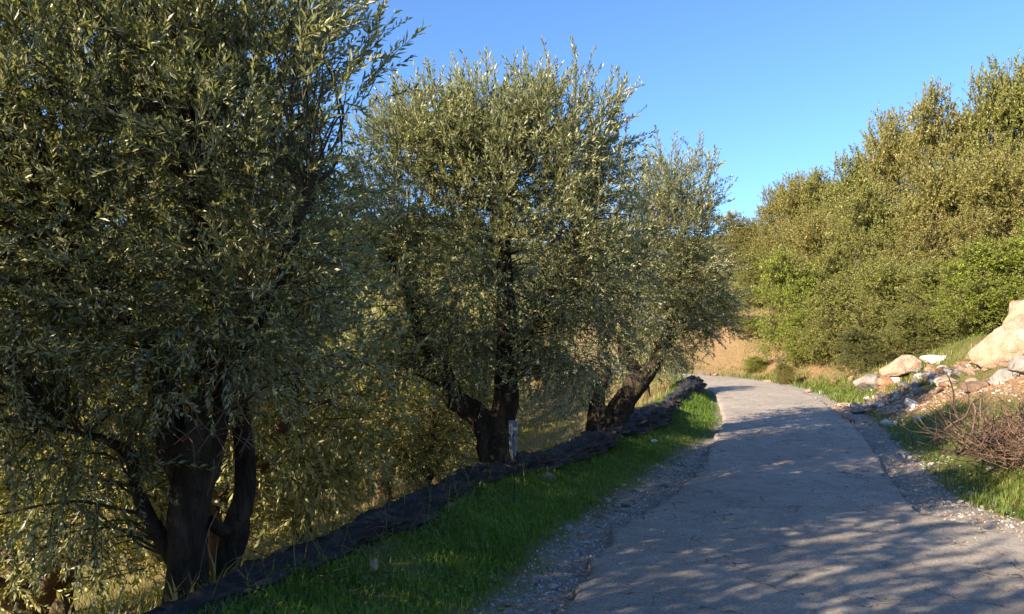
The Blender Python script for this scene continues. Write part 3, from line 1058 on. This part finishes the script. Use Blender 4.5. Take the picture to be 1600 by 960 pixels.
def sample_blobs(blobs, n, r_, shell=2.6, lumpy=.2):
    """points inside a set of ellipsoids (centre, radii), favouring the outer shell, uneven outline; returns points, outward directions"""
    vol = np.array([b_[1][0] * b_[1][1] * b_[1][2] for b_ in blobs]) ** .8
    w = r_.choice(len(blobs), n, p=vol / vol.sum())
    d = unit(r_.normal(size=(n, 3)))
    rad = r_.random(n) ** (1 / shell)
    C = np.array([b_[0] for b_ in blobs])[w]; Rr = np.array([b_[1] for b_ in blobs])[w]
    lump = 1 + lumpy * vnoise(d * 1.0 + w[:, None] * 5.3, 2.3, 17, 2)
    P = C + d * Rr * (rad * lump)[:, None]
    return P, d, rad


def crown_mesh(name, blobs, limbs, kit, n_clump, per_clump, seed, leaf, spread=.2, up_top=1.0, droop=.5, sc=(.75, 1.35), branch_r=.012, shell=2.6, twig='twig', tall_top=.35, zrange=None, lumpy=.2):
    r_ = np.random.default_rng(seed)
    P, d, rad = sample_blobs(blobs, n_clump, r_, shell, lumpy)
    zs = P[:, 2]
    z0, z1 = zrange or (np.percentile(zs, 3), np.percentile(zs, 97))
    tz = np.clip((zs - z0) / (z1 - z0), 0, 1)
    LP = np.vstack([catmull(l[0], 8) for l in limbs])
    mb = MB()
    # thin branches from the limbs to the clumps
    for i in range(0, n_clump):
        if i % 3 and rad[i] < .85: continue
        q = P[i]
        cost = np.linalg.norm(LP - q, axis=1) + .8 * np.maximum(LP[:, 2] - q[2] + .1, 0)
        s_ = LP[cost.argmin()]
        dist = np.linalg.norm(q - s_)
        if dist > 3.2 or dist < .08: continue
        m1 = s_ + (q - s_) * .35 + np.array([0, 0, .10 * dist]) + r_.normal(0, .07 * dist, 3)
        m2 = s_ + (q - s_) * .7 + np.array([0, 0, .07 * dist]) + r_.normal(0, .06 * dist, 3)
        C = catmull([s_, m1, m2, q], 3)
        rr_ = np.linspace(branch_r * (.6 + .35 * dist), branch_r * .25, len(C))
        V, Q, Tt = tube(C, rr_, 3, cap=False)
        mb.add(V, Q, mat=1)
    # shoots
    n = n_clump * per_clump
    ci = np.repeat(np.arange(n_clump), per_clump)
    O = P[ci] + r_.normal(0, spread, (n, 3)) * np.array([1, 1, .85])
    top = tz[ci]
    D = d[ci] * .75 + r_.normal(0, .55, (n, 3))
    D[:, 2] += up_top * (top ** 1.1) * 1.5 - droop * (1 - top) ** 1.5
    D = unit(D)
    scale = r_.uniform(sc[0], sc[1], n) * (1 + tall_top * (top > .72) * r_.random(n) * 1.6)
    V, Q, Mi = place_shoots(kit, O, D, scale, r_)
    b0 = mb.n
    mb.V.append(V); mb.n += len(V); mb.F[4].append(Q + b0); mb.M[4].append(Mi)
    return mb.mesh(name, [M[leaf], M[twig]])


KIT_NEAR = shoots_kit(1, 14, n_pairs=12, length=.34, leaf_l=.062, leaf_w=.0140, bend=.16)
KIT_FAR = shoots_kit(2, 10, n_pairs=7, length=.32, leaf_l=.085, leaf_w=.026, bend=.15)
KIT_HILL = shoots_kit(3, 10, n_pairs=7, length=.27, leaf_l=.074, leaf_w=.036, bend=.2, ang=.95, stem_n=2)


def limb_parts(root, limbs, mat, seed=1):
    """limbs: (points, radii, name, parent index or None); names 'trunk' / 'limb'"""
    objs = []
    for i, l in enumerate(limbs):
        C = catmull(l[0], 9)
        rr_ = np.interp(np.linspace(0, 1, len(C)), np.linspace(0, 1, len(l[1])), l[1])
        seg = 18 if rr_.max() > .09 else 10
        V, Q, Tt = tube(C, rr_, seg, rough=.42, seed=seed + i, flute=.15 if rr_.max() > .08 else .03)
        mb = MB(); mb.add(V, Q, Tt)
        par = root if l[3] is None else objs[l[3]]
        o = obj(l[2], mb.mesh(l[2], [mat], smooth=True), par)
        objs.append(o)
    return objs


def olive(base, limbs, blobs, label, seed, kit, n_clump, per_clump, leaf='olive_leaf', bark='bark', group=None, **kw):
    base = np.asarray(base, float)
    root = empty('olive_tree', base)
    limbs = [([np.asarray(p) - base for p in l[0]],) + tuple(l[1:]) for l in limbs]
    blobs = [(np.asarray(c) - base, r_) for c, r_ in blobs]
    limb_parts(root, limbs, M[bark], seed)
    c = obj('crown', crown_mesh('crown', blobs, limbs, kit, n_clump, per_clump, seed, leaf, **kw), root)
    c['kind'] = 'stuff'
    tag(root, label, 'tree', group)
    return root


def W(lst, d):
    """(u, v[, extra depth]) list -> world points around depth d"""
    return [px(p[0], p[1], d + (p[2] if len(p) > 2 else 0)) for p in lst]


def B(u, v, d, ru, rd, rv):
    """crown lobe: centre pixel at depth d, radii in metres"""
    return (px(u, v, d), (ru, rd, rv))


# near olive with two trunks
D1 = 5.25
b1 = px(297, 990, D1)
limbs = [
    (W([(297, 1010), (292, 900), (298, 780), (318, 660), (335, 560), (325, 430), (300, 290)], D1), [.16, .135, .125, .125, .10, .07, .04], 'trunk', None),
    (W([(345, 985, .35), (352, 900, .35), (372, 810, .4), (385, 720, .4), (372, 600, .45), (400, 480, .5)], D1), [.12, .10, .085, .075, .06, .03], 'trunk', None),
    (W([(300, 770), (275, 700), (262, 640, .05), (250, 560, .05), (180, 470, .1), (110, 380, .1)], D1), [.10, .09, .085, .07, .05, .02], 'limb', 0),
    (W([(280, 880), (245, 830), (215, 770), (205, 720, -.1), (170, 690, -.2), (90, 670, -.3)], D1), [.06, .05, .042, .036, .028, .015], 'limb', 0),
    (W([(325, 815), (350, 830, .15), (372, 820, .38)], D1), [.045, .04, .05], 'limb', 0),
    (W([(330, 600), (390, 520, -.2), (440, 420, -.3), (480, 300, -.3)], D1), [.07, .055, .04, .02], 'limb', 0),
    (W([(300, 640), (330, 610, -.1), (350, 615, -.12), (365, 640, -.1)], D1), [.02, .02, .018, .012], 'limb', 0),
]
blobs = [B(230, 330, D1, 1.25, 1.15, 1.25), B(60, 300, D1, 1.15, 1.2, 1.5), B(400, 190, D1, .72, .9, .95), B(420, 420, D1, .62, .8, .75),
         B(150, 60, D1, 1.2, 1.1, .9), B(90, 560, D1, .95, 1.0, .75), B(400, 40, D1, .58, .7, .62), B(330, 520, D1 - .2, .9, .8, .4), B(130, 740, D1 + .2, .75, .8, .5), B(-110, 380, D1, .8, 1.0, 1.3)]
NEAR = olive(b1, limbs, blobs, 'near olive tree with two leaning trunks behind the rolled net', 101, KIT_NEAR, 1180, 6, spread=.10, tall_top=.35, up_top=.8)

mb = MB()
for i in range(75):      # bare pale water shoots hanging in front of the trunk
    p = px(rng.normal(330, 45), rng.normal(610, 75), D1 - .18 + rng.normal(0, .15)) - b1
    L = rng.uniform(.12, .42); d = unit(np.array([rng.normal(0, .7), rng.normal(0, .4), rng.choice([-1, 1]) * rng.uniform(.3, 1)]))
    C = catmull([p, p + d * L * .5 + rng.normal(0, .08 * L, 3), p + d * L + [0, 0, -.15 * L]], 4)
    V, Q, T_ = tube(C, np.linspace(.0042, .0015, len(C)), 4)
    mb.add(V, Q, T_)
_o = obj('bare_shoots', mb.mesh('bare_shoots', [M['dry_twig']]), NEAR)
_o['kind'] = 'stuff'

# middle olive behind the bottle stake
D2 = 9.4
b2 = px(782, 735, D2)
limbs = [
    (W([(784, 745), (776, 700), (770, 660)], D2), [.26, .20, .19], 'trunk', None),
    (W([(768, 680), (745, 645), (715, 625), (700, 590), (660, 530), (630, 440)], D2), [.17, .14, .115, .10, .07, .03], 'limb', 0),
    (W([(776, 690), (786, 640), (792, 590), (795, 520), (790, 400), (800, 260)], D2), [.18, .155, .14, .12, .08, .03], 'limb', 0),
    (W([(794, 560), (850, 480, -.2), (900, 380, -.3), (930, 300, -.3)], D2), [.09, .07, .05, .02], 'limb', 0),
    (W([(705, 610), (685, 600, -.15), (650, 585, -.3)], D2), [.03, .02, .008], 'limb', 0),
]
blobs = [B(785, 390, D2, 1.7, 1.45, 1.25), B(785, 262, D2, 1.3, 1.15, .85), B(642, 310, D2, .75, .9, .95), B(930, 400, D2, .72, .9, 1.05),
         B(700, 540, D2, .85, .85, .5), B(880, 540, D2, .85, .85, .5), B(790, 205, D2, .8, .8, .55), B(890, 210, D2, .6, .7, .6), B(680, 230, D2, .6, .7, .6), B(610, 480, D2, .5, .6, .7)]
olive(b2, limbs, blobs, 'dense dome-shaped olive tree standing behind the stake with plastic bottles', 202, KIT_NEAR, 1120, 6, spread=.095, tall_top=.3, up_top=.7)

# forked olive
D3 = 13.4
b3 = px(945, 705, D3)
limbs = [
    (W([(948, 712), (942, 675), (940, 640)], D3), [.34, .27, .22], 'trunk', None),
    (W([(935, 670), (934, 620), (945, 580), (940, 520), (930, 430)], D3), [.17, .13, .12, .10, .05], 'limb', 0),
    (W([(950, 680), (972, 635), (1000, 600), (1025, 565), (1045, 520), (1065, 430)], D3), [.24, .19, .16, .13, .10, .05], 'limb', 0),
    (W([(985, 610), (993, 580), (978, 560), (975, 525), (990, 470), (1010, 380)], D3), [.13, .12, .11, .10, .07, .03], 'limb', 0),
]
blobs = [B(1045, 410, D3, 1.0, 1.1, 1.25), B(1055, 320, D3, .75, .85, .72), B(1095, 450, D3, .55, .8, .85), B(960, 440, D3, .9, .9, 1.0), B(1030, 530, D3 - .1, .8, .8, .45), B(1110, 500, D3, .38, .6, .4), B(910, 570, D3, .7, .7, .4)]
olive(b3, limbs, blobs, 'forked olive tree with a thick limb leaning towards the road', 303, KIT_NEAR, 740, 5, spread=.10, tall_top=.3, up_top=.7)


# shared low-detail olive for the terraces below and for the grove behind the camera
def generic_olive(seed, h=4.6, w=2.1):
    r_ = np.random.default_rng(seed)
    fork = np.array([r_.normal(0, .15), r_.normal(0, .15), 1.0])
    limbs = [([(0, 0, -.3), (.03, .02, .4), fork], [.24, .17, .15], 'trunk', None)]
    blobs = []
    for i in range(4):
        th = i * 1.57 + r_.uniform(-.4, .4)
        e = np.array([math.cos(th) * w * .55, math.sin(th) * w * .55, h * r_.uniform(.5, .68)])
        m_ = fork + (e - fork) * .5 + np.array([math.cos(th) * .2, math.sin(th) * .2, -.1])
        limbs.append(([fork + [0, 0, -.12], m_, e], [.12, .08, .03], 'limb', 0))
        blobs.append((e, (w * r_.uniform(.5, .62), w * r_.uniform(.5, .62), h * r_.uniform(.2, .27))))
        blobs.append((np.array([math.cos(th + .8) * w * .7, math.sin(th + .8) * w * .7, h * r_.uniform(.33, .42)]), (w * .38, w * .38, h * .17)))
    blobs.append((np.array([0, 0, h * .74]), (w * .62, w * .62, h * .24)))
    blobs.append((np.array([0, 0, h * .5]), (w * .7, w * .7, h * .24)))
    return limbs, blobs


PROTO = []
for q, sd_ in enumerate((11, 12)):
    limbs, blobs = generic_olive(sd_)
    root = empty('olive_tree', (0, 0, 0))
    limb_parts(root, limbs, M['bark_pale'], sd_)
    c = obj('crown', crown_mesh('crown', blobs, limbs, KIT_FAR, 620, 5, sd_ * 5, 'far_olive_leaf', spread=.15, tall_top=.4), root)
    c['kind'] = 'stuff'
    PROTO.append([root, False])


def copy_tree(o, parent=None):
    c = o.copy(); COL.objects.link(c)
    if parent is not None: c.parent = parent
    for ch in o.children: copy_tree(ch, c)
    return c


def put(proto, loc, rz, scale, label, group=None, color=None, cat='tree'):
    o = proto[0] if not proto[1] else copy_tree(proto[0])
    proto[1] = True
    o.location = [float(v) for v in loc]; o.rotation_euler = (0, 0, rz); o.scale = scale if isinstance(scale, tuple) else (scale,) * 3
    for key in ('label', 'group', 'category'):
        if key in o: del o[key]
    tag(o, label, cat, group)
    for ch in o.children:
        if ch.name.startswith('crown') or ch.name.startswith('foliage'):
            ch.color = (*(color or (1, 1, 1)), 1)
    return o


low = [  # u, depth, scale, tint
    (315, 7.9, (.9, .9, 1.28), (.75, .8, .7), 'olive on the terrace just below the net, enlarged to shade the middle olive'),  # smaller terrace olive, moved and stretched taller to cast shade on the middle olive
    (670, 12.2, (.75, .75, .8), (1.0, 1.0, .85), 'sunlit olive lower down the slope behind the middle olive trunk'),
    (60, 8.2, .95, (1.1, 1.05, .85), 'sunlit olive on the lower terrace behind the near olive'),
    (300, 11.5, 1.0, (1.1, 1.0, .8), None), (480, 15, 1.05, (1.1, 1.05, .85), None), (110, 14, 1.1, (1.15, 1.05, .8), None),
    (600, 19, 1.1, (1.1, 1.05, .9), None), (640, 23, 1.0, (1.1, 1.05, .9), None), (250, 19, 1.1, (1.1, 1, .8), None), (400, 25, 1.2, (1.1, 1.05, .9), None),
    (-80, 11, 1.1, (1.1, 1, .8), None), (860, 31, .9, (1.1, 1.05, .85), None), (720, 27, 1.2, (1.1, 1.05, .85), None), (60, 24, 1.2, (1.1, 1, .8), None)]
for i, (u, d, sc_, colr, lab) in enumerate(low):
    x = (u - 800) / F_PX * d
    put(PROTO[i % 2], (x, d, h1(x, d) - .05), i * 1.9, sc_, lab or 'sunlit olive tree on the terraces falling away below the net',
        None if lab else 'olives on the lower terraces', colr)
x, d = px(1012, 600, 21.5)[0], 21.5
put(PROTO[0], (x, d, h1(x, d)), 2.2, (.42, .42, .48), 'small olive at the bend, beyond the forked olive and the end of the net', None, (1, 1, .95))
# grove behind the camera on the sunny side: it throws the dappled shade across the road
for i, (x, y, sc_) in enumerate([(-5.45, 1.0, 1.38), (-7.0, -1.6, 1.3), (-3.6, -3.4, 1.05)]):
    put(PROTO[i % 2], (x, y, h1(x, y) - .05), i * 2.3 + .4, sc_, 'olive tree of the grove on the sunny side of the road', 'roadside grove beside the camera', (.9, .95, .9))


# hillside trees and shrubs
def hill_variant(seed, h=5.0, w=2.2, n_clump=640, per=7):
    r_ = np.random.default_rng(seed)
    blobs = [(np.array([0, 0, h * .48]), (w * .66, w * .66, h * .4))]
    limbs = [([(0, 0, -.3), (.1, .05, h * .25), (.05, -.1, h * .6)], [.16, .12, .05], 'trunk', None)]
    for i in range(13):
        th = i * 2.4 + r_.uniform(-.3, .3); zz = h * (.16 + .70 * i / 12)
        ro = w * (.62 if zz < h * .6 else .38) * r_.uniform(.8, 1.15)
        e = np.array([math.cos(th) * ro, math.sin(th) * ro, zz])
        blobs.append((e, (w * r_.uniform(.25, .46), w * r_.uniform(.25, .46), h * r_.uniform(.09, .17))))
        if i % 2 == 0:
            limbs.append(([(.05, 0, h * (.15 + .04 * i)), e * [.5, .5, .85], e], [.06, .04, .015], 'limb', 0))
    root = empty('hillside_tree', (0, 0, 0))
    limb_parts(root, limbs, M['bark'], seed)
    c = obj('crown', crown_mesh('crown', blobs, limbs, KIT_HILL, n_clump, per, seed * 3, 'hill_leaf', spread=.17, up_top=.6, droop=.1, shell=3.2, tall_top=.45, lumpy=.5), root)
    c['kind'] = 'stuff'
    return [root, False]


HILL = [hill_variant(s_) for s_ in (21, 22, 23)]
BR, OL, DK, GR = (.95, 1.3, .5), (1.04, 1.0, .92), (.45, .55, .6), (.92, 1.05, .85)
hill = [  # u centre, v top, depth, width px, tint, label
    (1165, 330, 44, 100, OL, None), (1222, 286, 41, 95, OL, None), (1258, 266, 38, 100, OL, None), (1300, 262, 37, 100, GR, None), (1345, 232, 34, 130, GR, None),
    (1415, 166, 31, 140, OL, None), (1490, 130, 29, 140, OL, None), (1565, 98, 28, 150, GR, None), (1650, 80, 27, 170, GR, None), (1120, 390, 47, 100, OL, None),
    (1190, 392, 37, 110, GR, None), (1290, 325, 32, 130, OL, None), (1385, 285, 27.5, 160, GR, None), (1475, 250, 25, 160, OL, None), (1580, 225, 23, 180, OL, None), (1330, 380, 28, 120, GR, None),
    (1130, 470, 40, 80, GR, None), (1080, 450, 44, 110, OL, None),
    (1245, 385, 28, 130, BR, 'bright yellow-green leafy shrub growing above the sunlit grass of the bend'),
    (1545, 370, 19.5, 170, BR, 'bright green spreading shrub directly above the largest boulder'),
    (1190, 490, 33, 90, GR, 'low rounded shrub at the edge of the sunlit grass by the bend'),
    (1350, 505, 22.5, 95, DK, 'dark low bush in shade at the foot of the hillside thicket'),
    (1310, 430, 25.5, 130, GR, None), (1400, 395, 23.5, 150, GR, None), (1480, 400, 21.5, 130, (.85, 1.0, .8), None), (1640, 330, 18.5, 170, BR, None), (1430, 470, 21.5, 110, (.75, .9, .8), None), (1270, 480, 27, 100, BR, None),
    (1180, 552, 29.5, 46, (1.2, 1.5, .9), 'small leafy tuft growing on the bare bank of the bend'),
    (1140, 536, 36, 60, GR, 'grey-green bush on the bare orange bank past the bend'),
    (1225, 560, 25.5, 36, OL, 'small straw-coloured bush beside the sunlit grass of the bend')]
for i, (u, v, d, wpx, colr, lab) in enumerate(hill):
    x = (u - 800) / F_PX * d
    g = h1(x, d)
    top = px(u, v, d)[2]
    hh = max(top - g, .6) / 5.15
    ww = wpx / F_PX * d / 4.0
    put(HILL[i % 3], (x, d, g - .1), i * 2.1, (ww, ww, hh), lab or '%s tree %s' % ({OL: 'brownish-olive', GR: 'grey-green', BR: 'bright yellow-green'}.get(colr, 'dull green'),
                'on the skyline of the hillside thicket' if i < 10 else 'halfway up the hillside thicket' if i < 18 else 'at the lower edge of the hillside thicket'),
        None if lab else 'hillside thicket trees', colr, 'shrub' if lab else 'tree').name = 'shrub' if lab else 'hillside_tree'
for i in range(34):      # the same thicket goes on over the hill, outside the photograph's gaps
    a = rng.uniform(10, 62); s = bank_start(a) + rng.uniform(9, 26)
    p = at_la(a, s)
    uu = 800 + p[0] / max(p[1], .1) * F_PX
    g = h1(p[0], p[1])
    sky_v = np.interp(uu, [900, 1000, 1140, 1215, 1290, 1375, 1400, 1485, 1590, 1700], [330, 330, 345, 300, 270, 235, 190, 145, 110, 80])
    zmax = px(uu, sky_v, p[1])[2] if p[1] > 5 else 99
    hh = min(rng.uniform(4.2, 6.0), zmax - g - .2)
    if hh < 2.2: continue
    ww = rng.uniform(.85, 1.15) * min(1, hh / 4.5)
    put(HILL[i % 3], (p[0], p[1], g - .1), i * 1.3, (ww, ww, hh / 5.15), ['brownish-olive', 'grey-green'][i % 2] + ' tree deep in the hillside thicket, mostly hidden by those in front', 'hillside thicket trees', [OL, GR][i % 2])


# ------------------------------------------------------------------ brush pile
def brush_pile(cx, cy):
    root = empty('brush_pile', (cx, cy, h1(cx, cy)))
    r_ = np.random.default_rng(5)
    def stick(L, r0, hmax, seg=5, res=3):
        th = r_.uniform(0, 6.28); p = np.array([r_.normal(0, .40), r_.normal(0, .35), abs(r_.normal(0, .22))])
        d = np.array([math.cos(th), math.sin(th), r_.uniform(.15, 1.3)]); d /= np.linalg.norm(d)
        pts = [p]
        for _ in range(4):
            d = unit(d + r_.normal(0, .28, 3)); pts.append(pts[-1] + d * L / 4)
        pts = np.array(pts); pts[:, 2] = np.clip(pts[:, 2], 0, hmax)
        C = catmull(pts, res)
        return tube(C, np.linspace(r0, r0 * .3, len(C)), seg), C
    for i in range(90):
        (V, Q, T_), C = stick(r_.uniform(.5, 1.1), r_.uniform(.008, .016), 1.1)
        mb = MB(); mb.add(V, Q, T_)
        obj('branch', mb.mesh('branch', [M['dry_twig'] if i % 4 else M['dark_twig']], smooth=True), root)
    mb = MB()
    for i in range(1300):
        (V, Q, T_), C = stick(r_.uniform(.25, .7), r_.uniform(.003, .006), .85, 3, 2)
        mb.add(V, Q, T_, mat=int(r_.random() < .35))
    o = obj('twigs', mb.mesh('twigs', [M['dry_twig'], M['dark_twig']]), root)
    o['kind'] = 'stuff'
    return tag(root, 'heap of dry pruned branches on the right bank above the gravel', 'brush pile')


g_ = on_ground(1592, 745)
brush_pile(g_[0] + .3, g_[1] + .3)


# ------------------------------------------------------------------ stakes and bottles
def lathe(profile, seg=20):
    prof = np.asarray(profile, float)
    ang = np.linspace(0, 2 * math.pi, seg, endpoint=False)
    V = np.stack([prof[:, 0:1] * np.cos(ang), prof[:, 0:1] * np.sin(ang), np.repeat(prof[:, 1:2], seg, 1)], -1)
    n = len(prof)
    i = np.arange(n - 1)[:, None] * seg; j = np.arange(seg)[None, :]; j2 = (j + 1) % seg
    return V.reshape(-1, 3), np.stack([i + j, i + j2, i + seg + j2, i + seg + j], -1).reshape(-1, 4)


g_ = on_ground(803, 793)
stk = empty('metal_stake', g_)
top_z = px(801, 657, g_[1])[2] - g_[2]
Ls = top_z - .12
V, Q, T_ = tube(catmull([(0, 0, -.1), (.004, 0, Ls * .35), (-.004, 0, Ls * .7), (-.008, 0, Ls)], 5), np.full(16, .0065), 8)
mb = MB(); mb.add(V, Q, T_)
obj('rod', mb.mesh('rod', [M['rusty_steel']], smooth=True), stk)
V, Q, T_ = tube(np.array([(-.03, 0, top_z - .40), (.03, .005, top_z - .395)]), [.006, .006], 6)
mb = MB(); mb.add(V, Q, T_)
obj('wire_tie', mb.mesh('wire_tie', [M['cap_red']]), stk)
tag(stk, 'thin dark steel stake standing in the grass, carrying two plastic bottles', 'stake')


def bottle(z, h, r_, label, lab_part, tilt):
    # upside-down bottle: neck at the bottom, base at the top, waisted sides
    prof = [(.012, 0), (.0135, h * .03), (.0135, h * .12), (.018, h * .17), (r_ * .72, h * .32), (r_ * .97, h * .44), (r_, h * .5), (r_ * .93, h * .56), (r_ * .86, h * .62), (r_ * .93, h * .68), (r_, h * .75), (r_ * 1.0, h * .93), (r_ * .9, h * .985), (r_ * .6, h), (r_ * .25, h * .97), (.001, h * .955)]
    root = empty('plastic_bottle', g_ + np.array([-.008, 0, z]))
    V, Q = lathe(prof, 24)
    ang = np.arctan2(V[:, 1], V[:, 0])
    V[:, :2] *= (1 + .05 * np.sin(ang * 6) * (V[:, 2] > h * .4))[:, None]
    obj('body', make_mesh('body', V, [Q], [M['plastic']], smooth=True), root)
    V, Q = lathe([(.0145, -.004), (.0155, h * .0), (.0155, h * .07), (.0138, h * .075)], 18)
    obj('cap', make_mesh('cap', V, [Q], [M['cap_red']], smooth=True), root)
    if lab_part:
        V, Q = lathe([(r_ * .985, h * .55), (r_ * .95, h * .58), (r_ * .95, h * .66), (r_ * 1.0, h * .70)], 24)
        obj('label_band', make_mesh('label_band', V, [Q], [M['label_cream']], smooth=True), root)
    root.rotation_euler = (tilt, -tilt * .6, .4)
    return tag(root, label, 'bottle')


bottle(top_z - .40, .245, .042, 'clear bluish plastic bottle upside down, lower of two on the thin stake', False, .02)
bottle(top_z - .215, .215, .046, 'clear bluish plastic bottle with pale label, upper of two on the thin stake', True, -.05)

g2 = on_ground(1026, 698)
root = empty('thin_rod', g2)
k_ = g2[1] / F_PX
V, Q, T_ = tube(catmull([(0, 0, -.05), (-6 * k_, 0, 18 * k_), (-9 * k_, 0, 36 * k_)], 6), np.full(13, .008), 6)
mb = MB(); mb.add(V, Q, T_)
obj('shaft', mb.mesh('shaft', [M['rusty_steel']]), root)
V, Fc = rock_verts(2, 5, (.06, .03, .025), 5, .4)
obj('rag', make_mesh('rag', V + np.array([-.04, -.03, .09]), [Fc], [M['white_rag']]), root)
tag(root, 'thin leaning rod with a white scrap, in grass before the forked olive', 'rod')
